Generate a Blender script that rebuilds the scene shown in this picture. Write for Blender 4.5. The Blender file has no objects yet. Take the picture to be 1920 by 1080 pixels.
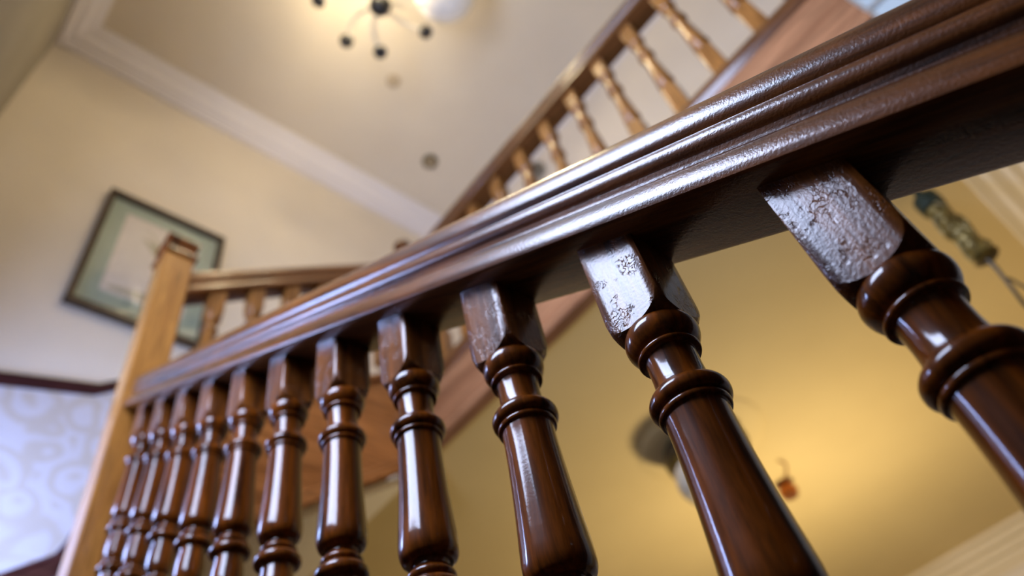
import bpy, math, random
from mathutils import Matrix, Vector, Euler

# ------------------------------------------------------------------ scene scale
S = 0.33          # metres per working unit
ZF = 3.8          # the lens stands this many units above the hall floor
W3 = lambda x, y, z: Vector((x * S, y * S, (z + ZF) * S))
COL = bpy.context.scene.collection
sc = bpy.context.scene

# ------------------------------------------------------------------ camera
cam_d = bpy.data.cameras.new('camera')
cam = bpy.data.objects.new('camera', cam_d)
COL.objects.link(cam)
right = (0.76036646, -0.62748126, -0.16766034)
down = (0.39976664, 0.65559603, -0.64060921)
fwd = (0.51188814, 0.42007274, 0.74933962)
m = Matrix(((right[0], -down[0], -fwd[0]), (right[1], -down[1], -fwd[1]), (right[2], -down[2], -fwd[2])))
cam.matrix_world = Matrix.Translation(W3(0, 0, 0)) @ m.to_4x4()
cam_d.sensor_width = 36
cam_d.lens = 26.0
cam_d.clip_start = 0.02
cam_d.dof.use_dof = True
cam_d.dof.focus_distance = 1.5 * S
cam_d.dof.aperture_fstop = 3.4
cam_d.dof.aperture_blades = 9
sc.camera = cam

# ------------------------------------------------------------------ world, light, exposure
world = bpy.data.worlds.new('world'); sc.world = world
world.use_nodes = True
bg = world.node_tree.nodes['Background']
bg.inputs[0].default_value = (0.56, 0.72, 1.0, 1)
bg.inputs[1].default_value = 0.85

def area(name, loc, normal, sx, sy, power, color):
    d = bpy.data.lights.new(name, 'AREA')
    d.shape = 'RECTANGLE'; d.size = sx * S; d.size_y = sy * S
    d.energy = power; d.color = color
    o = bpy.data.objects.new(name, d); COL.objects.link(o)
    o.location = W3(*loc)
    o.rotation_euler = Vector(normal).to_track_quat('-Z', 'Y').to_euler()
    return o
# daylight coming in through the tall window in the left wall (just outside its panes)
WIN = dict(y0=0.20, y1=2.40, z0=2.7, z1=7.0)
WIN3 = dict(y0=5.0, y1=6.75, z0=2.9, z1=4.8)
area('window_daylight', (-1.50, (WIN['y0'] + WIN['y1']) / 2, (WIN['z0'] + WIN['z1']) / 2), (1, 0, 0), 2.2, 4.3, 100, (0.60, 0.70, 1.0))
area('landing_daylight', (-1.50, (WIN3['y0'] + WIN3['y1']) / 2, (WIN3['z0'] + WIN3['z1']) / 2), (1, 0, 0), 1.75, 1.9, 68, (0.38, 0.51, 1.0))

def point(name, loc, power, color, radius=0.03):
    d = bpy.data.lights.new(name, 'POINT')
    d.energy = power; d.color = color; d.shadow_soft_size = radius
    o = bpy.data.objects.new(name, d); COL.objects.link(o)
    o.location = W3(*loc)
    return o

vs = sc.view_settings
vs.view_transform = 'Standard'; vs.look = 'None'; vs.gamma = 1.0; vs.exposure = 0.0
vs.use_curve_mapping = False

# ------------------------------------------------------------------ materials
def new_mat(name):
    mt = bpy.data.materials.new(name); mt.use_nodes = True
    nt = mt.node_tree
    return mt, nt, nt.nodes['Principled BSDF']

def N(nt, typ, **kw):
    n = nt.nodes.new(typ)
    for k, v in kw.items():
        if k in n.inputs: n.inputs[k].default_value = v
        else: setattr(n, k, v)
    return n

def ramp(nt, fac, stops):
    r = nt.nodes.new('ShaderNodeValToRGB')
    el = r.color_ramp.elements
    while len(el) < len(stops): el.new(0.5)
    for e, (p, c) in zip(el, stops):
        e.position = p; e.color = (*c, 1)
    nt.links.new(fac, r.inputs[0])
    return r.outputs[0]

def wood(name, dark, light, axis='Z', rough=0.3, coat=0.5, grain=1.0, crack=0.0, bump=0.25, pits=0.5, croug=0.12, spec=0.12, gb=0.4):
    mt, nt, b = new_mat(name)
    L = nt.links.new
    tc = N(nt, 'ShaderNodeTexCoord'); info = N(nt, 'ShaderNodeObjectInfo')
    add = N(nt, 'ShaderNodeVectorMath', operation='ADD')
    mul = N(nt, 'ShaderNodeMath', operation='MULTIPLY'); mul.inputs[1].default_value = 7.3
    L(info.outputs['Random'], mul.inputs[0])
    L(tc.outputs['Object'], add.inputs[0]); L(mul.outputs[0], add.inputs[1])
    mp = N(nt, 'ShaderNodeMapping')
    sc_ = {'X': (0.9, 12, 12), 'Y': (12, 0.9, 12), 'Z': (12, 12, 0.9)}[axis]
    mp.inputs['Scale'].default_value = [s * grain for s in sc_]
    L(add.outputs[0], mp.inputs['Vector'])
    n1 = N(nt, 'ShaderNodeTexNoise', Scale=5.0, Detail=5.0, Roughness=0.62, Distortion=0.6)
    L(mp.outputs[0], n1.inputs['Vector'])
    n2 = N(nt, 'ShaderNodeTexNoise', Scale=22.0, Detail=3.0, Roughness=0.7)
    L(mp.outputs[0], n2.inputs['Vector'])
    n3 = N(nt, 'ShaderNodeTexNoise', Scale=9.0, Detail=2.0)
    L(add.outputs[0], n3.inputs['Vector'])
    mid = [(a + c) / 2 for a, c in zip(dark, light)]
    c1 = ramp(nt, n1.outputs['Fac'], [(0.32, dark), (0.5, mid), (0.72, light)])
    mx = N(nt, 'ShaderNodeMix', data_type='RGBA', blend_type='MULTIPLY'); mx.inputs[0].default_value = 0.6
    c2 = ramp(nt, n2.outputs['Fac'], [(0.35, (0.35, 0.35, 0.35)), (0.6, (1, 1, 1))])
    L(c1, mx.inputs[6]); L(c2, mx.inputs[7])
    L(mx.outputs[2], b.inputs['Base Color'])
    rr = N(nt, 'ShaderNodeMapRange'); rr.inputs[3].default_value = rough - 0.08; rr.inputs[4].default_value = rough + 0.12
    L(n3.outputs['Fac'], rr.inputs[0]); L(rr.outputs[0], b.inputs['Roughness'])
    b.inputs['Coat Weight'].default_value = coat
    b.inputs['Coat Roughness'].default_value = croug; b.inputs['Specular IOR Level'].default_value = spec
    b.inputs['IOR'].default_value = 1.5
    # relief: grain + orange-peel varnish pits (+ alligatored cracks)
    pn = N(nt, 'ShaderNodeTexNoise', Scale=420.0, Detail=2.0, Roughness=0.6)
    L(add.outputs[0], pn.inputs['Vector'])
    hsum = N(nt, 'ShaderNodeMath', operation='MULTIPLY_ADD')
    L(pn.outputs['Fac'], hsum.inputs[0]); hsum.inputs[1].default_value = pits
    gm = N(nt, 'ShaderNodeMath', operation='MULTIPLY'); gm.inputs[1].default_value = gb
    L(n2.outputs['Fac'], gm.inputs[0]); L(gm.outputs[0], hsum.inputs[2])
    h = hsum.outputs[0]
    if crack:
        dn = N(nt, 'ShaderNodeTexNoise', Scale=70.0, Detail=3.0)
        L(add.outputs[0], dn.inputs['Vector'])
        mixv = N(nt, 'ShaderNodeMix', data_type='VECTOR'); mixv.inputs[0].default_value = 0.03
        L(add.outputs[0], mixv.inputs[4]); L(dn.outputs['Color'], mixv.inputs[5])
        vr = N(nt, 'ShaderNodeTexVoronoi', feature='DISTANCE_TO_EDGE'); vr.inputs['Scale'].default_value = 210.0
        mp2 = N(nt, 'ShaderNodeMapping'); mp2.inputs['Scale'].default_value = (1, 1, 0.45)
        L(mixv.outputs[1], mp2.inputs['Vector']); L(mp2.outputs[0], vr.inputs['Vector'])
        cr = ramp(nt, vr.outputs['Distance'], [(0.0, (0, 0, 0)), (0.08, (1, 1, 1))])
        msk = N(nt, 'ShaderNodeTexNoise', Scale=45.0, Detail=2.0)
        L(add.outputs[0], msk.inputs['Vector'])
        mk = ramp(nt, msk.outputs['Fac'], [(0.50, (1, 1, 1)), (0.58, (0, 0, 0))])
        mxx = N(nt, 'ShaderNodeMath', operation='MAXIMUM')
        L(cr, mxx.inputs[0]); L(mk, mxx.inputs[1])
        ad = N(nt, 'ShaderNodeMath', operation='MULTIPLY_ADD'); ad.inputs[1].default_value = crack
        L(mxx.outputs[0], ad.inputs[0]); L(h, ad.inputs[2])
        h = ad.outputs[0]
    bp = N(nt, 'ShaderNodeBump', Strength=bump, Distance=0.0012)
    L(h, bp.inputs['Height']); L(bp.outputs[0], b.inputs['Normal'])
    bp2 = N(nt, 'ShaderNodeBump', Strength=bump * 0.7, Distance=0.0012)
    L(h, bp2.inputs['Height']); L(bp2.outputs[0], b.inputs['Coat Normal'])
    return mt

def plaster(name, col, col2, rough=0.8, scale=3.0, bump=0.1):
    mt, nt, b = new_mat(name)
    L = nt.links.new
    tc = N(nt, 'ShaderNodeTexCoord')
    n = N(nt, 'ShaderNodeTexNoise', Scale=scale, Detail=4.0)
    L(tc.outputs['Object'], n.inputs['Vector'])
    L(ramp(nt, n.outputs['Fac'], [(0.35, col), (0.7, col2)]), b.inputs['Base Color'])
    b.inputs['Roughness'].default_value = rough
    n2 = N(nt, 'ShaderNodeTexNoise', Scale=90.0, Detail=3.0)
    L(tc.outputs['Object'], n2.inputs['Vector'])
    bp = N(nt, 'ShaderNodeBump', Strength=bump, Distance=0.004)
    L(n2.outputs['Fac'], bp.inputs['Height']); L(bp.outputs[0], b.inputs['Normal'])
    return mt

def plain(name, col, rough=0.5, metal=0.0, trans=0.0, emit=None, es=0.0, noise=0.12):
    mt, nt, b = new_mat(name)
    tc = N(nt, 'ShaderNodeTexCoord')
    n = N(nt, 'ShaderNodeTexNoise', Scale=40.0, Detail=3.0)
    nt.links.new(tc.outputs['Object'], n.inputs['Vector'])
    lo = [c * (1 - noise) for c in col]; hi = [min(1, c * (1 + noise)) for c in col]
    nt.links.new(ramp(nt, n.outputs['Fac'], [(0.3, lo), (0.7, hi)]), b.inputs['Base Color'])
    b.inputs['Roughness'].default_value = rough
    b.inputs['Metallic'].default_value = metal
    b.inputs['Transmission Weight'].default_value = trans
    if emit:
        b.inputs['Emission Color'].default_value = (*emit, 1); b.inputs['Emission Strength'].default_value = es
    return mt

def glass_pane(name, gloss=0.05):
    mt, nt, b = new_mat(name)
    nt.nodes.remove(b)
    out = nt.nodes['Material Output']
    t = N(nt, 'ShaderNodeBsdfTransparent'); g = N(nt, 'ShaderNodeBsdfGlossy', Roughness=0.02)
    mx = N(nt, 'ShaderNodeMixShader'); mx.inputs[0].default_value = gloss
    nt.links.new(t.outputs[0], mx.inputs[1]); nt.links.new(g.outputs[0], mx.inputs[2])
    nt.links.new(mx.outputs[0], out.inputs[0])
    return mt

def wallpaper(name):
    mt, nt, b = new_mat(name)
    L = nt.links.new
    tc = N(nt, 'ShaderNodeTexCoord')
    dn = N(nt, 'ShaderNodeTexNoise', Scale=5.0, Detail=1.5)
    L(tc.outputs['Object'], dn.inputs['Vector'])
    mv = N(nt, 'ShaderNodeMix', data_type='VECTOR'); mv.inputs[0].default_value = 0.16
    L(tc.outputs['Object'], mv.inputs[4]); L(dn.outputs['Color'], mv.inputs[5])
    v = N(nt, 'ShaderNodeTexVoronoi', feature='F1'); v.inputs['Scale'].default_value = 8.5
    L(mv.outputs[1], v.inputs['Vector'])
    sn = N(nt, 'ShaderNodeMath', operation='SINE')
    ml = N(nt, 'ShaderNodeMath', operation='MULTIPLY'); ml.inputs[1].default_value = 15.0
    L(v.outputs['Distance'], ml.inputs[0]); L(ml.outputs[0], sn.inputs[0])
    f = N(nt, 'ShaderNodeTexNoise', Scale=26.0, Detail=3.0)
    L(tc.outputs['Object'], f.inputs['Vector'])
    ad = N(nt, 'ShaderNodeMath', operation='MULTIPLY_ADD'); ad.inputs[1].default_value = 0.9
    L(f.outputs['Fac'], ad.inputs[0]); L(sn.outputs[0], ad.inputs[2])
    L(ramp(nt, ad.outputs[0], [(0.0, (0.52, 0.49, 0.50)), (1.3, (0.46, 0.405, 0.35))]), b.inputs['Base Color'])
    b.inputs['Roughness'].default_value = 0.6
    return mt

M = dict(
    rail=wood('dark_mahogany_rail', (0.020, 0.0045, 0.0005), (0.20, 0.056, 0.0045), 'Y', rough=0.4, coat=0.9, bump=0.30, pits=0.9, gb=0.25, croug=0.2),
    turn=wood('dark_mahogany_turned', (0.014, 0.0027, 0.0003), (0.21, 0.050, 0.0036), 'Z', rough=0.34, coat=0.8, bump=0.06, croug=0.1, spec=0.05),
    block=wood('dark_mahogany_block', (0.05, 0.012, 0.0014), (0.24, 0.070, 0.008), 'Z', rough=0.42, coat=0.7, crack=1.7, bump=0.42, pits=0.5, gb=0.3, croug=0.2),
    newel=wood('mid_brown_newel', (0.28, 0.105, 0.018), (0.50, 0.215, 0.042), 'Z', rough=0.4, coat=1.0, bump=0.1, croug=0.22, grain=0.5),
    far=wood('mid_brown_turned', (0.13, 0.045, 0.010), (0.37, 0.155, 0.036), 'Z', rough=0.3, coat=0.5),
    farrail=wood('mid_brown_rail', (0.10, 0.036, 0.009), (0.27, 0.10, 0.027), 'X', rough=0.34, coat=0.5),
    galrail=wood('brown_gallery_rail', (0.06, 0.020, 0.006), (0.16, 0.060, 0.017), 'Y', rough=0.3, coat=0.5),
    fascia=wood('red_brown_fascia', (0.20, 0.080, 0.034), (0.38, 0.175, 0.080), 'Y', rough=0.3, coat=0.8, grain=0.4, croug=0.3),
    string=wood('red_brown_string', (0.20, 0.065, 0.014), (0.40, 0.15, 0.038), 'X', rough=0.4, coat=0.3, grain=0.4),
    dado=wood('dark_red_dado', (0.03, 0.008, 0.007), (0.07, 0.02, 0.016), 'X', rough=0.4, coat=0.2),
    tread=wood('dark_tread', (0.02, 0.008, 0.004), (0.05, 0.02, 0.01), 'X', rough=0.6, coat=0.0),
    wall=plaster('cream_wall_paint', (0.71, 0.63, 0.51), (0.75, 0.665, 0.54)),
    wallside=plaster('shaded_side_wall_paint', (0.28, 0.245, 0.175), (0.31, 0.27, 0.195)),  # left wall's dimness put into the paint, also dulling its reflection in the wood
    ceil=plaster('cream_ceiling_paint', (0.72, 0.63, 0.48), (0.75, 0.66, 0.505)),
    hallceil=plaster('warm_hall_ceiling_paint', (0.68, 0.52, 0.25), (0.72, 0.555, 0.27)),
    cornice=plaster('pale_cornice_paint', (0.77, 0.72, 0.69), (0.80, 0.75, 0.72)),
    hallcornice=plaster('cream_hall_cornice_paint', (0.74, 0.63, 0.44), (0.78, 0.66, 0.47)),
    back_wall=wood('darkened_back_wall', (0.03, 0.012, 0.006), (0.08, 0.034, 0.014), 'Z', rough=0.6, coat=0.0, grain=0.3),  # unseen back wall, darkened so the wood facing it reflects dark
    paper=wallpaper('damask_wallpaper'),
    floor=wood('floor_boards', (0.02, 0.010, 0.006), (0.05, 0.026, 0.014), 'Y', rough=0.6, coat=0.0),
    white=plain('white_paint', (0.75, 0.75, 0.74), 0.4),
    casing=plain('dark_green_brown_casing', (0.035, 0.045, 0.035), 0.5),
    glass=glass_pane('window_glass'),
    picglass=glass_pane('picture_glass'),
    black=plain('black_metal', (0.02, 0.018, 0.014), 0.4),
    pale=plain('pale_gilt_metal', (0.80, 0.72, 0.55), 0.5, 0.0),
    opal=plain('opal_glass', (0.85, 0.80, 0.72), 0.2, 0.0, 0.0, (1, 0.9, 0.7), 0.08),
    greyopal=plain('grey_opal_glass', (0.62, 0.56, 0.44), 0.2),
    brass=plain('aged_brass', (0.14, 0.095, 0.02), 0.45, 0.5, noise=0.5),
    darkbrass=plain('dark_bronze', (0.06, 0.045, 0.025), 0.4, 0.5),
    copper=plain('copper', (0.42, 0.14, 0.04), 0.3, 0.8),
    greencap=plain('dark_green_cap', (0.01, 0.022, 0.014), 0.4),
    frame=wood('dark_picture_frame', (0.025, 0.014, 0.008), (0.10, 0.06, 0.03), 'Z', rough=0.4, coat=0.2),
    mat_green=plain('green_mount_card', (0.27, 0.34, 0.27), 0.8, noise=0.05),
    sheet=plain('pale_print_paper', (0.60, 0.55, 0.49), 0.8, noise=0.06),
    ink=plain('faded_olive_ink', (0.36, 0.33, 0.23), 0.8),
    ink2=plain('faded_blue_ink', (0.40, 0.40, 0.44), 0.8),
    grey=plain('grey_plastic', (0.20, 0.18, 0.14), 0.5),
    cream=plain('cream_plastic', (0.50, 0.40, 0.26), 0.5),
)

# ------------------------------------------------------------------ builders (all sizes in working units)
def mesh_obj(name, V, F, mat, parent=None, loc=(0, 0, 0), rot=(0, 0, 0), smooth=None, world=True):
    me = bpy.data.meshes.new(name)
    me.from_pydata([(v[0] * S, v[1] * S, v[2] * S) for v in V], [], F)
    me.materials.append(mat)
    if smooth is not None:
        me.polygons.foreach_set('use_smooth', [True] * len(me.polygons))
        me.set_sharp_from_angle(angle=math.radians(smooth))
    me.update()
    o = bpy.data.objects.new(name, me); COL.objects.link(o)
    if parent:
        o.parent = parent
        o.location = Vector(loc) * S
    else:
        o.location = W3(*loc) if world else Vector(loc) * S
    o.rotation_euler = rot
    return o

def thing(name, label, cat, loc=(0, 0, 0), rot=(0, 0, 0), group=None, kind=None):
    o = bpy.data.objects.new(name, None); COL.objects.link(o)
    o.empty_display_size = 0.05
    o.location = W3(*loc); o.rotation_euler = rot
    tag(o, label, cat, group, kind)
    return o

def tag(o, label=None, cat=None, group=None, kind=None):
    if label: o['label'] = label
    if cat: o['category'] = cat
    if group: o['group'] = group
    if kind: o['kind'] = kind
    return o

def box(x0, x1, y0, y1, z0, z1, V=None, F=None):
    V = [] if V is None else V; F = [] if F is None else F
    n = len(V)
    V += [(x0, y0, z0), (x1, y0, z0), (x1, y1, z0), (x0, y1, z0), (x0, y0, z1), (x1, y0, z1), (x1, y1, z1), (x0, y1, z1)]
    F += [tuple(n + i for i in f) for f in ((0, 3, 2, 1), (4, 5, 6, 7), (0, 1, 5, 4), (1, 2, 6, 5), (2, 3, 7, 6), (3, 0, 4, 7))]
    return V, F

def extrude(profile, axis, a, b, V=None, F=None, closed=True, steps=1):
    """profile: list of 2D points; axis 'X' -> (y,z), 'Y' -> (x,z), 'Z' -> (x,y)."""
    V = [] if V is None else V; F = [] if F is None else F
    base = len(V); n = len(profile)
    for s in range(steps + 1):
        t = a + (b - a) * s / steps
        for p, q in profile:
            V.append({'X': (t, p, q), 'Y': (p, t, q), 'Z': (p, q, t)}[axis])
    for s in range(steps):
        for i in range(n if closed else n - 1):
            j = (i + 1) % n
            F.append((base + s * n + i, base + s * n + j, base + (s + 1) * n + j, base + (s + 1) * n + i))
    if closed:
        F.append(tuple(base + i for i in range(n))[::-1]); F.append(tuple(base + steps * n + i for i in range(n)))
    return V, F

def lathe(prof, seg=32, V=None, F=None, cx=0, cy=0, caps=True):
    V = [] if V is None else V; F = [] if F is None else F
    base = len(V)
    for r, z in prof:
        for k in range(seg):
            a = 2 * math.pi * k / seg
            V.append((cx + r * math.cos(a), cy + r * math.sin(a), z))
    for i in range(len(prof) - 1):
        for k in range(seg):
            j = (k + 1) % seg
            F.append((base + i * seg + k, base + i * seg + j, base + (i + 1) * seg + j, base + (i + 1) * seg + k))
    if caps:
        F.append(tuple(base + k for k in range(seg))[::-1])
        F.append(tuple(base + (len(prof) - 1) * seg + k for k in range(seg)))
    return V, F

def tube(pts, r, seg=10, V=None, F=None):
    V = [] if V is None else V; F = [] if F is None else F
    base = len(V); pts = [Vector(p) for p in pts]
    rs = r if isinstance(r, (list, tuple)) else [r] * len(pts)
    up = None
    for i, p in enumerate(pts):
        t = (pts[min(i + 1, len(pts) - 1)] - pts[max(i - 1, 0)]).normalized()
        if up is None:
            up = Vector((0, 0, 1)) if abs(t.z) < 0.9 else Vector((1, 0, 0))
        a = t.cross(up).normalized(); b = a.cross(t).normalized(); up = b
        for k in range(seg):
            an = 2 * math.pi * k / seg
            V.append(tuple(p + (a * math.cos(an) + b * math.sin(an)) * rs[i]))
    for i in range(len(pts) - 1):
        for k in range(seg):
            j = (k + 1) % seg
            F.append((base + i * seg + k, base + i * seg + j, base + (i + 1) * seg + j, base + (i + 1) * seg + k))
    F.append(tuple(base + k for k in range(seg))[::-1]); F.append(tuple(base + (len(pts) - 1) * seg + k for k in range(seg)))
    return V, F

def sphere(c, r, seg=20, V=None, F=None):
    n = seg // 2
    prof = [(max(1e-4, r * math.sin(math.pi * i / n)), c[2] - r * math.cos(math.pi * i / n)) for i in range(n + 1)]
    return lathe(prof, seg, V, F, c[0], c[1])

# ------------------------------------------------------------------ key levels (units, lens at z = 0)
XL, XE, YW, YS = -1.11, 7.05, 7.2, -5.0      # left wall, upper right wall, far wall, wall behind
XH, YH = 12.05, -0.80                        # lower hall: right wall, near wall
ZC, ZH = 13.43, 4.42                         # upper ceiling, hall ceiling
ZG = 5.0                                     # gallery floor
FL = -ZF
SL = 0.6437                                  # slope of the flight
SL2 = 0.74
T0 = 0.2                                     # wall thickness

# ------------------------------------------------------------------ structure: floor, walls, ceilings
def struct(name, V, F, mat, **kw):
    o = mesh_obj(name, V, F, mat, **kw); o['kind'] = 'structure'; return o

V, F = box(XL - T0, XH + T0, YS - T0, YW + T0, FL - 0.3, FL)
struct('floor', V, F, M['floor'])
V, F = box(XL - T0, XE + T0, YS - T0, YW + T0, ZC, ZC + 0.3)
struct('ceiling', V, F, M['ceil'])
V, F = box(XL - T0, XH + T0, YW, YW + T0, FL, ZC)
wall_far = struct('wall_far', V, F, M['wall'])
w = WIN
V, F = box(XL - T0, XL, YS - T0, w['y0'], FL, ZC)
w3 = WIN3
box(XL - T0, XL, w['y1'], w3['y0'], FL, ZC, V, F)
box(XL - T0, XL, w3['y1'], YW, FL, ZC, V, F)
box(XL - T0, XL, w3['y0'], w3['y1'], FL, w3['z0'], V, F)
box(XL - T0, XL, w3['y0'], w3['y1'], w3['z1'], ZC, V, F)
box(XL - T0, XL, w['y0'], w['y1'], FL, w['z0'], V, F)
box(XL - T0, XL, w['y0'], w['y1'], w['z1'], ZC, V, F)
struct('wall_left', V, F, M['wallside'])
V, F = box(XL, XH + T0, YS - T0, YS, FL, ZC)
struct('wall_behind', V, F, M['back_wall'])
# upper right wall with the bright window beyond the end of the gallery
e = dict(y0=-3.6, y1=-1.17, z0=6.3, z1=11.5)
V, F = box(XE, XE + T0, e['y1'], YW, ZG, ZC)
box(XE, XE + T0, YS, e['y0'], FL, ZC, V, F)
box(XE, XE + T0, e['y0'], e['y1'], FL, e['z0'], V, F)
box(XE, XE + T0, e['y0'], e['y1'], e['z1'], ZC, V, F)
box(XE, XE + T0, e['y1'], YH - 0.2, FL, ZG, V, F)
struct('wall_right_upper', V, F, M['wall'])
V, F = box(XH, XH + T0, YH - 0.2, YW, FL, ZG)
struct('wall_right_lower', V, F, M['wall'])
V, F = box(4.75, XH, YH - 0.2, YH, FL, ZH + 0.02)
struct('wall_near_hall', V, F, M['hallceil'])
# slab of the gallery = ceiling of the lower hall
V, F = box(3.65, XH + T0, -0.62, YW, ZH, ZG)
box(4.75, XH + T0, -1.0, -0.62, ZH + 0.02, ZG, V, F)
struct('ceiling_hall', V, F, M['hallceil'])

# wallpaper below the dado on the far wall
dpts = [(XL, 5.72), (0.27, 6.03), (1.16, 6.27), (1.40, 6.46), (3.55, 8.05), (XE, 8.05)]
spts = [(XL, 3.85), (0.9, 4.00), (1.27, 4.28), (1.33, 4.42), (1.42, 4.95), (3.55, 6.0), (XE, 5.55)]
poly = [(x, YW - 0.012, z) for x, z in dpts] + [(x, YW - 0.012, z - 0.3) for x, z in reversed(spts)]
mesh_obj('wallpaper', poly, [tuple(range(len(poly)))[::-1]], M['paper'], parent=wall_far)

def strip_along_x(name, pts, prof, mat):
    """prof: closed list of (depth from wall, height); swept along pts on the far wall."""
    V, F = [], []
    n = len(prof)
    for x, z in pts:
        for d, h in prof: V.append((x, YW - d, z + h))
    for i in range(len(pts) - 1):
        for k in range(n):
            j = (k + 1) % n
            F.append((i * n + k, i * n + j, (i + 1) * n + j, (i + 1) * n + k))
    F.append(tuple(range(n))); F.append(tuple((len(pts) - 1) * n + k for k in range(n))[::-1])
    return struct(name, V, F, mat, smooth=40)

strip_along_x('trim_1', dpts, [(0, -0.07), (0.03, -0.07), (0.045, -0.05), (0.045, -0.02), (0.06, 0.0), (0.08, 0.02), (0.085, 0.045), (0.08, 0.065), (0, 0.07)], M['dado'])
strip_along_x('baseboard_far', spts, [(0, -1.3), (0.07, -1.3), (0.07, -0.12), (0.05, -0.09), (0.055, -0.05), (0.03, 0.0), (0, 0.0)], M['dado'])
# dado rail on the left wall, following the flight
V, F = [], []
prof = [(0, -0.1), (0.03, -0.1), (0.05, -0.03), (0.11, 0.03), (0.12, 0.07), (0.11, 0.1), (0, 0.11)]
lp = [(YS, -0.2), (-3.0, 0.8), (0.0, 2.2), (0.38, 2.4)]
for y, z in lp:
    for d, h in prof: V.append((XL + d, y, z + h))
n = len(prof)
for i in range(len(lp) - 1):
    for k in range(n):
        F.append((i * n + k, (i + 1) * n + k, (i + 1) * n + (k + 1) % n, i * n + (k + 1) % n))
F.append(tuple(range(n))[::-1]); F.append(tuple((len(lp) - 1) * n + k for k in range(n)))
struct('trim_2', V, F, M['dado'], smooth=40)

# cornices: profile (projection, drop) swept round a room with mitred corners
def cornice(first, corners, sides, ztop, prof, mat):
    """corners: [(x, y, inx, iny)] inward diagonal; sides: index pairs."""
    for c, (a, b) in enumerate(sides):
        V, F = [], []
        for (x, y, ix, iy) in (corners[a], corners[b]):
            for p, d in prof: V.append((x + ix * p, y + iy * p, ztop - d))
        n = len(prof)
        for k in range(n):
            j = (k + 1) % n
            F.append((k, j, n + j, n + k))
        F.append(tuple(range(n))[::-1]); F.append(tuple(range(n, 2 * n)))
        struct('trim_%d' % (first + c), V, F, mat, smooth=35)
up_prof = [(0, 0), (0.46, 0), (0.46, 0.05), (0.42, 0.07), (0.40, 0.11), (0.33, 0.14), (0.27, 0.19), (0.22, 0.26), (0.20, 0.28),
           (0.20, 0.30), (0.14, 0.315), (0.11, 0.35), (0.09, 0.39), (0.05, 0.40), (0.05, 0.45), (0, 0.45)]
cor_up = [(XL, YW, 1, -1), (XE, YW, -1, -1), (XE, YS, -1, 1), (XL, YS, 1, 1)]
cornice(3, cor_up, [(0, 1), (1, 2), (2, 3), (3, 0)], ZC, up_prof, M['cornice'])
hall_prof = [(0, 0), (0.45, 0), (0.45, 0.05), (0.44, 0.06), (0.35, 0.065), (0.335, 0.08), (0.33, 0.13), (0.31, 0.15), (0.23, 0.16), (0.215, 0.175), (0.21, 0.23),
             (0.19, 0.25), (0.13, 0.26), (0.115, 0.28), (0.11, 0.34), (0.09, 0.355), (0.05, 0.36), (0.045, 0.42), (0, 0.42)]
cor_h = [(XH, YW, -1, -1), (XH, YH, -1, 1), (4.75, YH, 0, 1)]
cornice(7, cor_h, [(0, 1), (1, 2)], ZH, hall_prof, M['hallcornice'])

# ------------------------------------------------------------------ windows
def window_in_wall(name, x, y0, y1, z0, z1, matf, cols, rows):
    V, F = box(x - 0.09, x + 0.09, y0, y0 + 0.10, z0, z1)
    box(x - 0.09, x + 0.09, y1 - 0.10, y1, z0, z1, V, F)
    box(x - 0.09, x + 0.09, y0 + 0.10, y1 - 0.10, z0, z0 + 0.12, V, F)
    box(x - 0.09, x + 0.09, y0 + 0.10, y1 - 0.10, z1 - 0.10, z1, V, F)
    fr = mesh_obj(name, V, F, matf); fr['kind'] = 'structure'
    ya, yb, za, zb = y0 + 0.10, y1 - 0.10, z0 + 0.12, z1 - 0.10
    for i in range(1, cols):
        yy = ya + (yb - ya) * i / cols
        V, F = box(x - 0.04, x + 0.04, yy - 0.025, yy + 0.025, za, zb)
        mesh_obj('glazing_bar', V, F, matf, parent=fr)
    for i in range(1, rows):
        zz = za + (zb - za) * i / rows
        V, F = box(x - 0.035, x + 0.035, ya, yb, zz - 0.025, zz + 0.025)
        mesh_obj('glazing_bar', V, F, matf, parent=fr)
    for i in range(cols):
        for j in range(rows):
            V, F = box(x - 0.008, x + 0.008, ya + (yb - ya) * i / cols + 0.026, ya + (yb - ya) * (i + 1) / cols - 0.026,
                       za + (zb - za) * j / rows + 0.026, za + (zb - za) * (j + 1) / rows - 0.026)
            mesh_obj('pane', V, F, M['glass'], parent=fr)
    return fr
window_in_wall('window_1', XL - 0.1, w['y0'], w['y1'], w['z0'], w['z1'], M['white'], 1, 2)
window_in_wall('window_2', XE + 0.1, e['y0'], e['y1'], e['z0'], e['z1'], M['white'], 1, 2)
window_in_wall('window_3', XL - 0.1, w3['y0'], w3['y1'], w3['z0'], w3['z1'], M['white'], 1, 1)
# dark casing round the upper window
V, F = box(XE - 0.08, XE, e['y1'], e['y1'] + 0.42, e['z0'] - 0.2, e['z1'] + 0.42)
box(XE - 0.08, XE, e['y0'] - 0.42, e['y0'], e['z0'] - 0.2, e['z1'] + 0.42, V, F)
box(XE - 0.08, XE, e['y0'], e['y1'], e['z1'], e['z1'] + 0.42, V, F)
box(XE - 0.14, XE, e['y0'], e['y1'], e['z0'] - 0.2, e['z0'], V, F)
struct('trim_9', V, F, M['casing'])

# ------------------------------------------------------------------ stairs
ST = thing('staircase', 'enclosed wooden stair with dark treads climbing past the window to the gallery', 'stairs', (0, 0, 0))
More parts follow.
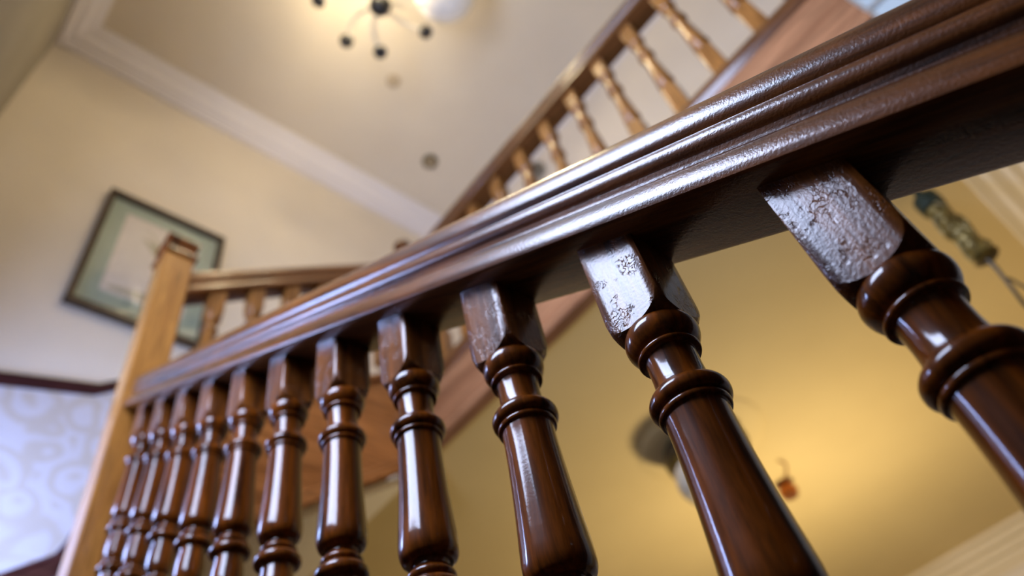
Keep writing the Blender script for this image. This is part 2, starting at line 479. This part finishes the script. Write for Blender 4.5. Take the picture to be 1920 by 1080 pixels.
# first flight treads and risers
RISE, GO = 0.548, 0.851
V, F = box(XL + 0.002, 1.0, 0, GO + 0.06, -0.06, 0.0)
tread0 = None
for k in range(9):
    z = FL + RISE * (k + 1); y = 4.62 - GO * (9 - k)
    if tread0 is None:
        tread0 = mesh_obj('tread', V, F, M['tread'], parent=ST, loc=(0, y - 0.06, z))
        rv, rf = box(XL + 0.002, 1.0, 0, 0.04, -RISE, -0.06)
        riser0 = mesh_obj('riser', rv, rf, M['tread'], parent=ST, loc=(0, y, z))
    else:
        for src, yy in ((tread0, y - 0.06), (riser0, y)):
            o = src.copy(); COL.objects.link(o); o.parent = ST; o.location = Vector((0, yy, z)) * S
# quarter landing with winders round the newel
zl = FL + RISE * 10
c = (1.19, 4.62)
fan = [(XL, 4.56), (XL, 6.15), (XL, YW), (0.15, YW), (1.25, YW)]
def winder(pts, z):
    V = [(x, y, z) for x, y in pts] + [(x, y, z - 0.35) for x, y in pts]; n = len(pts)
    F = [tuple(range(n)), tuple(range(n, 2 * n))[::-1]] + [(i, i + n, (i + 1) % n + n, (i + 1) % n) for i in range(n)]
    return mesh_obj('winder_tread', V, [f[::-1] for f in F], M['tread'], parent=ST)
winder([(0.9, 4.56), (XL + .002, 4.56), (XL + .002, 6.15), (0.91, 4.86)][::-1], zl)
winder([(0.91, 4.80), (XL + .002, 6.0), (XL + .002, YW - .01), (0.0, YW - .01), (0.91, 4.92)][::-1], zl + RISE)
winder([(0.91, 4.90), (-0.05, YW - .01), (1.26, YW - .01), (1.26, 4.90)][::-1], zl + 2 * RISE)
# second flight along the far wall
V, F = box(0, 0.80, 4.78, YW - 0.08, -0.06, 0.0)
rv, rf = box(0, 0.04, 4.78, YW - 0.08, -RISE, -0.06)
t2 = r2 = None
for k in range(3):
    x = 1.26 + 0.74 * k; z = zl + RISE * (3 + k)
    if t2 is None:
        t2 = mesh_obj('tread', V, F, M['tread'], parent=ST, loc=(x - 0.06, 0, z))
        r2 = mesh_obj('riser', rv, rf, M['tread'], parent=ST, loc=(x, 0, z))
    else:
        for src, xx in ((t2, x - 0.06), (r2, x)):
            o = src.copy(); COL.objects.link(o); o.parent = ST; o.location = Vector((xx, 0, z)) * S
# plaster soffit under the second flight
V = [(1.2, 4.80, 2.72), (3.63, 4.80, 4.30), (3.63, YW - .01, 4.30), (1.2, YW - .01, 2.72), (1.2, 4.80, 2.80), (3.63, 4.80, 4.38), (3.63, YW - .01, 4.38), (1.2, YW - .01, 2.80)]
mesh_obj('soffit', V, [(0, 3, 2, 1), (4, 5, 6, 7), (0, 1, 5, 4), (1, 2, 6, 5), (2, 3, 7, 6), (3, 0, 4, 7)], M['wall'], parent=ST)
# outer string of the first flight
V, F = [], []
zs = lambda y: 1.0 + SL * y
V = []
for x in (1.02, 1.14):
    V += [(x, -3.4, zs(-3.4) - 3.35), (x, 4.62, zs(4.62) - 3.35), (x, 4.62, zs(4.62) - 2.33), (x, -3.4, zs(-3.4) - 2.33)]
mesh_obj('outer_string', V, [(0, 3, 2, 1), (4, 5, 6, 7), (0, 1, 5, 4), (1, 2, 6, 5), (2, 3, 7, 6), (3, 0, 4, 7)], M['tread'], parent=ST)
# outer string of the second flight with its moulded lower edge
zb = lambda x: 3.66 + 0.68 * (x - 2.52)
V = []
for y in (4.70, 4.80):
    V += [(1.195, y, zb(1.195)), (3.625, y, zb(3.625)), (3.625, y, zb(3.625) + 1.22), (1.195, y, zb(1.195) + 1.22)]
so = mesh_obj('outer_string', V, [(0, 3, 2, 1)[::-1], (4, 5, 6, 7)[::-1], (0, 1, 5, 4), (1, 2, 6, 5), (2, 3, 7, 6), (3, 0, 4, 7)], M['string'], parent=ST)
def sloped_mould(name, x0, x1, y, z0f, pr, mat, parent):
    V, F = [], []; n = len(pr)
    for x in (x0, x1):
        for d, h in pr: V.append((x, y - d, z0f(x) + h))
    for k in range(n): F.append((k, (k + 1) % n, n + (k + 1) % n, n + k))
    F.append(tuple(range(n))); F.append(tuple(range(n, 2 * n)))
    return mesh_obj(name, V, F, mat, parent=parent, smooth=40)
sloped_mould('string_moulding', 1.195, 3.625, 4.70, lambda x: zb(x), [(0, -0.02), (0.05, -0.02), (0.055, 0.03), (0.03, 0.06), (0.035, 0.10), (0.0, 0.13)], M['string'], ST)
sloped_mould('string_capping', 1.195, 3.625, 4.70, lambda x: zb(x) + 1.18, [(-0.16, 0), (0.04, 0), (0.06, 0.03), (0.06, 0.07), (0.02, 0.10), (-0.16, 0.10)], M['string'], ST)

# gallery edge: fascia board, lower mouldings and capping
Y0g, Y1g = -0.62, 4.62
V, F = box(3.62, 3.65, Y0g, Y1g, 4.44, 5.14)
GA = struct('trim_10', V, F, M['fascia'])
pr = [(3.72, 5.08), (3.65, 5.08), (3.61, 5.12), (3.58, 5.17), (3.575, 5.22), (3.585, 5.27), (3.62, 5.30), (3.64, 5.33), (3.90, 5.33), (3.93, 5.29), (3.92, 5.15), (3.88, 5.08)]
V, F = extrude(pr, 'Y', Y0g, Y1g)
mesh_obj('capping', V, F, M['galrail'], parent=GA, smooth=40)
pr = [(3.72, 4.41), (3.60, 4.41), (3.58, 4.43), (3.58, 4.47), (3.60, 4.50), (3.63, 4.52), (3.635, 4.56), (3.65, 4.58), (3.72, 4.58)]
V, F = extrude(pr, 'Y', Y0g, Y1g)
mesh_obj('lower_moulding', V, F, M['fascia'], parent=GA, smooth=40)

# ------------------------------------------------------------------ balusters
def baluster_meshes(a, zt0, zt1, shaft, zb0, zb1, seg, mt, mb, corner=0.040, mb2=None):
    """square block -> turned shaft -> square block. Returns mesh data."""
    def blockmesh(z_plain, z_edge, z_end, r_end, down=True):
        V, F = [], []; rings = []
        N_ = 64; M_ = 10
        R2 = a * 1.395; d = z_end - z_edge
        def sq(t): return min(a / max(abs(math.cos(t)), abs(math.sin(t))), R2)
        rings = [[] for _ in range(M_ + 2)]
        for k in range(N_):
            t = 2 * math.pi * k / N_; q = sq(t)
            fc = math.sqrt(max(0, 1 - ((q - r_end) / (R2 - r_end)) ** 2))
            col = [(q, z_plain)]
            for i in range(M_ + 1):
                f = fc + (1 - fc) * (1 - (1 - i / M_) ** 1.6)
                col.append((r_end + (R2 - r_end) * math.sqrt(max(0, 1 - f * f)) if i else q, z_edge + d * f))
            for i, (rr, z) in enumerate(col):
                rings[i].append(len(V)); V.append((rr * math.cos(t), rr * math.sin(t), z))
        for i in range(len(rings) - 1):
            for k in range(N_):
                j = (k + 1) % N_
                f = (rings[i][k], rings[i + 1][k], rings[i + 1][j], rings[i][j])
                F.append(f if down else f[::-1])
        F.append(tuple(rings[0]) if down else tuple(rings[0])[::-1]); F.append(tuple(rings[-1])[::-1] if down else tuple(rings[-1]))
        return V, F
    return blockmesh(zt0, zt1, zt1 - corner * 1.55, a * 0.72, True), lathe(shaft[::-1], seg), blockmesh(zb1, zb0, zb0 + corner * 1.4, a * 0.72, False)

def catmull(pts, sub=3):
    out = []
    for i in range(len(pts) - 1):
        p0, p1, p2, p3 = pts[max(i - 1, 0)], pts[i], pts[i + 1], pts[min(i + 2, len(pts) - 1)]
        for s in range(sub):
            t = s / sub
            z = p1[1] + (p2[1] - p1[1]) * t
            # keep monotone in z, smooth in r
            r = 0.5 * ((2 * p1[0]) + (-p0[0] + p2[0]) * t + (2 * p0[0] - 5 * p1[0] + 4 * p2[0] - p3[0]) * t * t + (-p0[0] + 3 * p1[0] - 3 * p2[0] + p3[0]) * t ** 3)
            out.append((max(0.01, r), z))
    out.append(pts[-1]); return out

top_part = [(0.050, -0.262), (0.064, -0.266), (0.074, -0.274), (0.0795, -0.286), (0.081, -0.298), (0.0785, -0.312), (0.071, -0.326), (0.061, -0.337)]
fillet = [(0.060, -0.3375), (0.066, -0.339), (0.068, -0.344), (0.066, -0.349), (0.060, -0.3505)]
neck = [(0.0555, -0.352), (0.054, -0.368), (0.0535, -0.395), (0.055, -0.42), (0.0585, -0.438), (0.063, -0.446)]
ring = [(0.068, -0.447), (0.077, -0.452), (0.082, -0.461), (0.083, -0.469), (0.081, -0.478), (0.075, -0.486), (0.069, -0.488)]
ring2 = [(0.069, -0.489), (0.0725, -0.492), (0.073, -0.498), (0.0705, -0.503), (0.066, -0.5045)]
vase = [(0.0645, -0.506), (0.0640, -0.53), (0.0645, -0.57), (0.0665, -0.63), (0.070, -0.70), (0.0745, -0.77), (0.0785, -0.825), (0.0795, -0.85), (0.078, -0.87), (0.072, -0.887), (0.060, -0.898)]
cove1 = [(0.050, -0.899), (0.047, -0.905), (0.048, -0.915), (0.054, -0.922)]
bead2 = [(0.058, -0.923), (0.064, -0.930), (0.065, -0.938), (0.061, -0.946), (0.055, -0.950)]
disc = [(0.055, -0.951), (0.072, -0.957), (0.080, -0.966), (0.0825, -0.977), (0.080, -0.989), (0.070, -0.998), (0.058, -1.001)]
vase2 = [(0.0565, -1.003), (0.057, -1.02), (0.061, -1.06), (0.063, -1.10), (0.061, -1.135), (0.053, -1.165), (0.045, -1.178)]
foot = [(0.045, -1.18), (0.050, -1.19), (0.060, -1.198), (0.062, -1.208), (0.056, -1.218), (0.054, -1.222), (0.074, -1.228), (0.080, -1.242), (0.078, -1.256), (0.066, -1.266),
        (0.055, -1.27), (0.052, -1.30), (0.056, -1.36), (0.066, -1.46), (0.070, -1.52), (0.066, -1.56), (0.055, -1.585), (0.06, -1.60), (0.068, -1.61), (0.06, -1.625)]
shaft_prof = []
for seg_ in (top_part, fillet, neck, ring, ring2, vase, cove1, bead2, disc, vase2, foot):
    shaft_prof += catmull(seg_, 3)

def me_from(name, V, F, mat, smooth=34):
    me = bpy.data.meshes.new(name)
    me.from_pydata([(v[0] * S, v[1] * S, v[2] * S) for v in V], [], F)
    me.materials.append(mat)
    me.polygons.foreach_set('use_smooth', [True] * len(me.polygons))
    me.set_sharp_from_angle(angle=math.radians(smooth)); me.update()
    return me

def baluster_set(parent, spots, data):
    """spots: list of (x, y, z) for the top reference of each baluster."""
    up, sh, lo = data
    for p in spots:
        o = bpy.data.objects.new('baluster', sh); COL.objects.link(o); o.parent = parent; o.location = Vector(p) * S
        for nm, me in (('upper_block', up), ('lower_block', lo)):
            c_ = bpy.data.objects.new(nm, me); COL.objects.link(c_); c_.parent = o

def rail_profile(h=0.33, half=0.108):
    L_ = [(-0.035, h), (-0.062, h - 0.006), (-0.082, h - 0.018), (-0.096, h - 0.037), (-0.103, h - 0.060), (-0.1065, h - 0.084), (-0.1065, h - 0.105), (-0.102, h - 0.121),
          (-0.094, h - 0.130), (-0.094, h - 0.137), (-0.101, h - 0.141), (-0.1055, h - 0.152), (-0.106, h - 0.166), (-0.101, h - 0.182), (-0.093, h - 0.190),
          (-0.087, h - 0.194), (-0.083, h - 0.206), (-0.085, h - 0.217), (-0.094, h - 0.221), (-0.0985, h - 0.227), (-0.097, h - 0.235), (-0.100, h - 0.238),
          (-0.107, h - 0.244), (-0.112, h - 0.257), (-0.116, h - 0.275), (-0.119, h - 0.297), (-0.119, h - 0.312), (-0.114, h - 0.326), (-0.104, h - 0.33)]
    k = half / 0.108
    L_ = [(x * k, z) for x, z in L_]
    mid = [(-0.012 * k, h + 0.002)]
    R_ = [(-x, z) for x, z in reversed(L_)]
    return mid + L_ + R_ + [(0.012 * k, h + 0.002)]

# ---- near balustrade (first flight)
ang = math.atan(SL); ca = math.cos(ang)
B1 = thing('stair_balustrade', 'dark glossy mahogany balustrade rising close to the lens, with turned square-topped balusters', 'balustrade', (0, 0, 0))
AX = 1.085
prof1 = [(x * 1.0, z * ca) for x, z in rail_profile(0.328)]
V, F = extrude(prof1, 'Y', -2.6 / ca, 4.635 / ca, steps=1)
hr = mesh_obj('handrail', V, F, M['rail'], parent=B1, loc=(1.066, 0, 1.0), rot=(ang, 0, 0), smooth=30)
d1 = baluster_meshes(0.0745, 0.065, -0.222, shaft_prof, -1.66, -2.27, 56, None, None)
data1 = (me_from('upper_block', *d1[0], M['block'], 30), me_from('baluster', *d1[1], M['turn'], 40), me_from('lower_block', *d1[2], M['block'], 30))
spots = [(AX, 0.1035 + 0.4255 * k, 1.0 + SL * (0.1035 + 0.4255 * k)) for k in range(-6, 11)]
baluster_set(B1, spots, data1)

# ---- newel posts
def newel(label, x, y, zbot, ztop, half=0.135, drop=None, mat=None, knob=False):
    t = thing('newel_post', label, 'newel post', (x, y, zbot))
    h = ztop - zbot
    V, F = extrude([(-half, -half + .012), (-half + .012, -half), (half - .012, -half), (half, -half + .012), (half, half - .012), (half - .012, half), (-half + .012, half), (-half, half - .012)], 'Z', 0, h - 0.28)
    mesh_obj('post', V, F, mat, parent=t)
    # moulded cap
    V, F = [], []
    prof = [(half * 1.00, h - 0.28), (half * 1.14, h - 0.265), (half * 1.18, h - 0.23), (half * 1.08, h - 0.205), (half * 0.97, h - 0.19), (half * 0.97, h - 0.09),
            (half * 1.10, h - 0.075), (half * 1.16, h - 0.05), (half * 1.12, h - 0.025), (half * 0.8, h), (0.01, h + 0.04)]
    n = 4
    for r, z in prof:
        V += [(-r, -r, z), (r, -r, z), (r, r, z), (-r, r, z)]
    for i in range(len(prof) - 1):
        for k in range(4): F.append((i * 4 + k, i * 4 + (k + 1) % 4, (i + 1) * 4 + (k + 1) % 4, (i + 1) * 4 + k))
    F.append((3, 2, 1, 0)); F.append(tuple(range(len(V) - 4, len(V))))
    mesh_obj('cap', V, F, M['turn'], parent=t, smooth=25)
    if knob:
        pr = [(0.06, h), (0.05, h + .03), (0.06, h + 0.06), (0.10, h + .10), (0.125, h + .16), (0.12, h + .22), (0.09, h + .27), (0.04, h + .30), (0.01, h + .305)]
        V, F = lathe(catmull(pr, 2), 24)
        mesh_obj('finial', V, F, M['turn'], parent=t, smooth=60)
    return t
newel('tall square tan newel post at the stair turn, in front of the picture', 1.055, 4.755, zl - 0.9, 6.13, mat=M['newel'])
newel('newel post at the gallery corner, only its dark rounded top showing over the near handrail', 3.765, 4.755, 4.28, 7.86, mat=M['newel'], knob=True)

# ---- second balustrade (short flight along the far wall)
B2 = thing('stair_balustrade', 'short brown balustrade sloping up from the tan newel to the gallery', 'balustrade', (0, 0, 0))
ang2 = math.atan(SL2); c2 = math.cos(ang2)
pr = [(y, z * c2) for y, z in rail_profile(0.36, 0.105)]
V, F = extrude(pr, 'X', 0, (3.63 - 1.19) / c2)
z2 = 5.42
mesh_obj('handrail', V, F, M['farrail'], parent=B2, loc=(1.19, 4.755, z2), rot=(0, -ang2, 0), smooth=30)
def squash(prof, z0, z1, lo, hi):
    return [(r, z1 + (z - lo) / (hi - lo) * (z0 - z1)) for r, z in prof]
sp2 = []
for seg_ in (top_part, fillet, neck): sp2 += catmull(seg_, 2)
sh2 = catmull([(0.056, -0.447), (0.072, -0.455), (0.072, -0.468), (0.058, -0.478), (0.058, -0.52), (0.062, -0.62), (0.068, -0.72), (0.071, -0.78), (0.066, -0.81), (0.05, -0.83), (0.062, -0.84), (0.06, -0.85), (0.078, -0.86), (0.078, -0.885), (0.055, -0.90), (0.056, -0.93), (0.062, -1.0), (0.055, -1.05), (0.07, -1.07), (0.07, -1.09), (0.05, -1.10)], 2)
d2 = baluster_meshes(0.072, 0.07, -0.222, sp2 + sh2, -1.14, -1.34, 24, None, None)
data2 = (me_from('upper_block', *d2[0], M['far'], 30), me_from('baluster', *d2[1], M['far'], 40), me_from('lower_block', *d2[2], M['far'], 30))
baluster_set(B2, [(1.49 + 0.37 * k, 4.755, z2 + SL2 * (1.49 + 0.37 * k - 1.19)) for k in range(6)], data2)

# ---- gallery balustrade
B3 = thing('gallery_balustrade', 'golden-brown level balustrade of the upper gallery, seen high against the cream ceiling', 'balustrade', (0, 0, 0))
pr = rail_profile(0.36, 0.115)
V, F = extrude(pr, 'Y', -0.62, 4.62)
mesh_obj('handrail', V, F, M['galrail'], parent=B3, loc=(3.765, 0, 7.20), smooth=30)
g = []
g += catmull(top_part, 2)
g += catmull([(0.055, -0.345), (0.052, -0.37), (0.058, -0.43), (0.066, -0.50), (0.070, -0.56), (0.066, -0.585), (0.052, -0.595), (0.062, -0.60), (0.06, -0.608), (0.078, -0.615), (0.08, -0.635), (0.07, -0.65),
              (0.056, -0.66), (0.058, -0.75), (0.066, -0.90), (0.072, -1.05), (0.074, -1.11), (0.066, -1.135), (0.052, -1.145), (0.062, -1.155), (0.06, -1.165), (0.08, -1.175), (0.082, -1.215), (0.07, -1.23), (0.058, -1.245),
              (0.066, -1.26), (0.072, -1.28), (0.06, -1.30), (0.05, -1.32)], 2)
d3 = baluster_meshes(0.072, 0.02, -0.222, g, -1.37, -1.87, 24, None, None)
data3 = (me_from('upper_block', *d3[0], M['far'], 30), me_from('baluster', *d3[1], M['far'], 40), me_from('lower_block', *d3[2], M['far'], 30))
baluster_set(B3, [(3.765, -0.58 + 0.4355 * k, 7.20) for k in range(12)], data3)

# ------------------------------------------------------------------ framed picture on the far wall
PX0, PX1, PZ0, PZ1 = 0.49, 2.18, 7.40, 9.82
P = thing('framed_picture', 'dark-framed picture with a wide green mount hanging on the far wall behind the newel', 'picture', (0, 0, 0))
yb = YW - 0.014
fw, fd = 0.085, 0.10
def frame_bar(x0, x1, z0, z1):
    V, F = box(x0, x1, yb - fd, yb, z0, z1)
    mesh_obj('frame_bar', V, F, M['frame'], parent=P)
frame_bar(PX0, PX1, PZ0, PZ0 + fw); frame_bar(PX0, PX1, PZ1 - fw, PZ1)
frame_bar(PX0, PX0 + fw, PZ0 + fw, PZ1 - fw); frame_bar(PX1 - fw, PX1, PZ0 + fw, PZ1 - fw)
V, F = box(PX0 + fw, PX1 - fw, yb - 0.03, yb, PZ0 + fw, PZ1 - fw)
mesh_obj('mount', V, F, M['mat_green'], parent=P)
sx0, sx1, sz0, sz1 = PX0 + 0.32, PX1 - 0.32, PZ0 + 0.42, PZ1 - 0.34
V, F = box(sx0, sx1, yb - 0.036, yb - 0.03, sz0, sz1)
pr_ = mesh_obj('print', V, F, M['sheet'], parent=P)
def blade(pts, mat, y):
    V = [(x, y, z) for x, z in pts] + [(x, y + 0.002, z) for x, z in pts]; n = len(pts)
    F = [tuple(range(n)), tuple(range(n, 2 * n))[::-1]] + [(i, (i + 1) % n, (i + 1) % n + n, i + n) for i in range(n)]
    mesh_obj('printed_mark', V, F, mat, parent=pr_)
cx, cz = (sx0 + sx1) / 2 - 0.0, (sz0 + sz1) / 2 + 0.10
blade([(cx - 0.25, cz + 0.35), (cx - 0.02, cz + 0.05), (cx + 0.40, cz - 0.02), (cx + 0.42, cz + 0.22), (cx + 0.1, cz + 0.30), (cx - 0.05, cz + 0.30)], M['ink'], yb - 0.039)
blade([(cx - 0.22, cz + 0.62), (cx - 0.05, cz + 0.30), (cx + 0.02, cz + 0.28)], M['ink'], yb - 0.0385)
blade([(cx - 0.02, cz - 0.45), (cx + 0.10, cz - 0.25), (cx + 0.14, cz - 0.52)], M['ink2'], yb - 0.0388)
blade([(sx0 + 0.05, sz0 + 0.12), (sx0 + 0.5, sz0 + 0.20), (sx1 - 0.05, sz0 + 0.10), (sx1 - 0.05, sz0 + 0.04), (sx0 + 0.1, sz0 + 0.06)], M['ink'], yb - 0.0382)
V, F = box(PX0 + fw, PX1 - fw, yb - 0.062, yb - 0.056, PZ0 + fw, PZ1 - fw)
mesh_obj('glazing', V, F, M['picglass'], parent=P)

# ------------------------------------------------------------------ chandelier on the upper ceiling
CZ = 11.5
CH = thing('chandelier', 'many-armed ceiling light with black ball ends and an opal bowl', 'ceiling light', (0.218 * CZ, 0.275 * CZ, CZ))
V, F = sphere((0, 0, 0), 0.17); mesh_obj('hub_ball', V, F, M['black'], parent=CH, smooth=60)
V, F = lathe([(0.03, 0.12), (0.035, 0.5), (0.03, ZC - CZ - 0.1), (0.22, ZC - CZ - 0.06), (0.24, ZC - CZ)], 20)
mesh_obj('stem', V, F, M['pale'], parent=CH, smooth=50)
def arm_pts(a, r, z):
    ca_, sa_ = math.cos(a), math.sin(a); tx, ty = -sa_, ca_
    pts = []
    for i in range(13):
        t = i / 12
        rr = 0.08 + (r - 0.08) * t; side = 0.10 * math.sin(math.pi * t); zz = 0.05 + (z - 0.05) * t + 0.14 * math.sin(math.pi * t)
        pts.append((rr * ca_ + tx * side, rr * sa_ + ty * side, zz))
    return pts
for a, r in ((148.5, .90), (98.6, .77), (56.6, .73), (-5, .80), (-58, .78), (-107, .80), (-160, .82)):
    a = math.radians(a)
    V, F = tube(arm_pts(a, r, 0.03), 0.028, 8)
    o = mesh_obj('arm', V, F, M['pale'], parent=CH, smooth=60)
    V, F = sphere((r * math.cos(a), r * math.sin(a), 0.0), 0.108); mesh_obj('ball', V, F, M['black'], parent=o, smooth=60)
for a in (-36, -112, -184 + 0):
    ar = math.radians(a); r = 1.04
    V, F = tube(arm_pts(ar, r, 0.30), 0.028, 8)
    o = mesh_obj('shade_arm', V, F, M['pale'], parent=CH, smooth=60)
    bowl = [(0.02, -0.12), (0.16, -0.11), (0.30, -0.04), (0.42, 0.08), (0.48, 0.22), (0.47, 0.34), (0.45, 0.34), (0.46, 0.22), (0.40, 0.09), (0.28, -0.02), (0.15, -0.09), (0.02, -0.10)]
    V, F = lathe([(q, z + 0.30) for q, z in catmull(bowl, 2)], 32, None, None, r * math.cos(ar), r * math.sin(ar), caps=True)
    mesh_obj('shade', V, F, M['opal'], parent=o, smooth=60)
point('chandelier_light', (0.218 * CZ - 0.1, 0.275 * CZ + 0.2, 12.2), 13, (1.0, 0.84, 0.58), 0.08)
point('chandelier_shade_light', (0.218 * CZ - 0.6, 0.275 * CZ - 0.95, 11.6), 31, (1.0, 0.81, 0.49), 0.08)

# small fittings on the upper ceiling
def disc_thing(name, label, cat, x, y, z, prof_parts, group=None):
    t = thing(name, label, cat, (x, y, z), group=group)
    for nm, pr, mt_ in prof_parts:
        V, F = lathe(pr, 24); mesh_obj(nm, V, F, mt_, parent=t, smooth=50)
    return t
disc_thing('smoke_detector', 'small pale round detector on the upper ceiling just below the chandelier', 'smoke detector', 0.291 * ZC, 0.353 * ZC, ZC,
           [('base', [(0.13, -0.02), (0.135, 0)], M['cream']), ('sensor', [(0.05, -0.04), (0.07, -0.035), (0.085, -0.02)], M['cream'])])
disc_thing('ceiling_alarm', 'round brassy ceiling fitting by the gallery rail, far from the chandelier', 'smoke detector', 0.409 * ZC, 0.43 * ZC, ZC,
           [('base', [(0.12, -0.05), (0.155, -0.035), (0.16, 0)], M['brass']), ('sensor', [(0.02, -0.075), (0.06, -0.07), (0.08, -0.05)], M['cream'])])
t = thing('wall_sounder', 'dim grey rounded box high on the wall behind the gallery balusters', 'alarm box', (XE, 4.38, 12.45))
V, F = extrude([(-0.16, -0.22), (0.16, -0.22), (0.2, -0.1), (0.2, 0.1), (0.12, 0.22), (-0.12, 0.22), (-0.2, 0.1), (-0.2, -0.1)], 'X', -0.12, 0)
mesh_obj('housing', V, F, M['grey'], parent=t)
V, F = box(-0.14, -0.12, -0.12, 0.12, -0.1, 0.1); mesh_obj('grille', V, F, M['darkbrass'], parent=t)

# ------------------------------------------------------------------ lower hall light
LX, LY = 1.449 * 4.2, 0.725 * 4.2
HL = thing('hall_ceiling_light', 'round hall ceiling light with dark bronze ring and milky bowl behind the balusters', 'ceiling light', (LX, LY, ZH))
V, F = lathe([(0.66, -0.0), (0.68, -0.01), (0.64, -0.02), (0.55, -0.022)], 40); mesh_obj('ceiling_rose', V, F, M['hallceil'], parent=HL, smooth=40)
V, F = lathe([(0.34, -0.24), (0.43, -0.23), (0.45, -0.16), (0.43, -0.06), (0.25, -0.04)], 40); mesh_obj('bronze_ring', V, F, M['darkbrass'], parent=HL, smooth=40)
V, F = lathe([(0.32, -0.33), (0.40, -0.31), (0.42, -0.24)], 40); mesh_obj('brass_band', V, F, M['brass'], parent=HL, smooth=40)
V, F = lathe(catmull([(0.01, -0.70), (0.16, -0.69), (0.29, -0.62), (0.38, -0.52), (0.41, -0.42), (0.40, -0.31)], 3), 40); mesh_obj('bowl', V, F, M['greyopal'], parent=HL, smooth=60)
HP = thing('bulb_holder', 'small copper bulb holder under the hall ceiling, right of the bowl light', 'light fitting', (1.775 * 4.3, 0.716 * 4.3, ZH))
V, F = lathe([(0.02, -0.20), (0.085, -0.19), (0.11, -0.12), (0.08, -0.05), (0.04, -0.03), (0.05, 0)], 24)
mesh_obj('cup', V, F, M['copper'], parent=HP, smooth=50)
V, F = tube([(-0.02, 0, -0.04), (-0.18, -0.16, -0.03), (-0.34, -0.26, -0.03), (-0.46, -0.24, -0.02)], 0.008, 8); mesh_obj('wire', V, F, M['copper'], parent=HP, smooth=60)
FLP = thing('added_floor_lamp', 'added unseen bronze uplighter in the lower hall, throwing warm light on its ceiling', 'floor lamp', (7.5, 2.9, FL))  # invented fixture out of view, added to go with the upward spot
V, F = lathe([(0.40, 0), (0.42, 0.03), (0.38, 0.07), (0.08, 0.12), (0.045, 0.2)], 32); mesh_obj('base', V, F, M['darkbrass'], parent=FLP, smooth=40)
V, F = lathe([(0.04, 0.2), (0.04, 5.25)], 16); mesh_obj('pole', V, F, M['darkbrass'], parent=FLP, smooth=40)
V, F = lathe([(0.04, 5.22), (0.20, 5.26), (0.36, 5.40), (0.46, 5.58), (0.44, 5.58), (0.34, 5.42), (0.19, 5.29), (0.02, 5.26)], 32); mesh_obj('uplighter_bowl', V, F, M['darkbrass'], parent=FLP, smooth=50)
d = bpy.data.lights.new('added_hall_spot', 'SPOT'); d.energy = 36; d.color = (1.0, 0.81, 0.48); d.spot_size = math.radians(165); d.spot_blend = 0.35; d.shadow_soft_size = 0.06  # added spot aimed up to make the warm glow on the hall ceiling
o = bpy.data.objects.new('added_hall_spot', d); COL.objects.link(o); o.location = W3(7.5, 2.9, 1.9); o.rotation_euler = (math.pi, 0, 0)

# ------------------------------------------------------------------ brass fitting hanging by the near hall cornice
zt = 4.25
BX, BY = 1.226 * zt, -0.012 * zt
HF = thing('hanging_brass_fitting', 'ornate brass drop with dark top and thin curling tail, beside the ribbed cream cornice', 'brass ornament', (BX, BY, zt))
V, F = lathe([(0.055, -0.10), (0.095, -0.09), (0.10, 0.0), (0.095, 0.05), (0.04, 0.07), (0.03, ZH - zt)], 20); mesh_obj('cap', V, F, M['greencap'], parent=HF, smooth=40)
pr = [(0.075, -0.72), (0.10, -0.70), (0.085, -0.66), (0.075, -0.62)]
for i in range(7):
    z = -0.60 + i * 0.075
    pr += [(0.070, z), (0.080, z + 0.02), (0.080, z + 0.045), (0.072, z + 0.06)]
pr += [(0.08, -0.06)]
V, F = lathe(pr, 18); bo = mesh_obj('body', V, F, M['brass'], parent=HF, smooth=40)
for k in range(4):
    a = math.radians(20 + 90 * k)
    V, F = tube([(0.082 * math.cos(a + 0.5 * math.sin(i * 1.1)), 0.082 * math.sin(a + 0.5 * math.sin(i * 1.1)), -0.10 - 0.055 * i) for i in range(11)], 0.014, 6)
    mesh_obj('scroll', V, F, M['brass'], parent=bo, smooth=60)
V, F = tube([(0.0, 0, -0.70), (0.0, 0.01, -0.85), (0.03, 0.03, -1.0), (0.02, 0.05, -1.15), (-0.03, 0.05, -1.30), (-0.02, 0.03, -1.5)], [0.022, 0.014, 0.014, 0.014, 0.016, 0.01], 8)
mesh_obj('tail', V, F, M['darkbrass'], parent=HF, smooth=60)
V, F = tube([(0.03, 0.0, -0.92), (0.09, -0.03, -1.02), (0.11, -0.04, -1.14), (0.06, -0.02, -1.26), (0.02, 0.02, -1.22)], 0.010, 6)
mesh_obj('curl', V, F, M['darkbrass'], parent=HF, smooth=60)
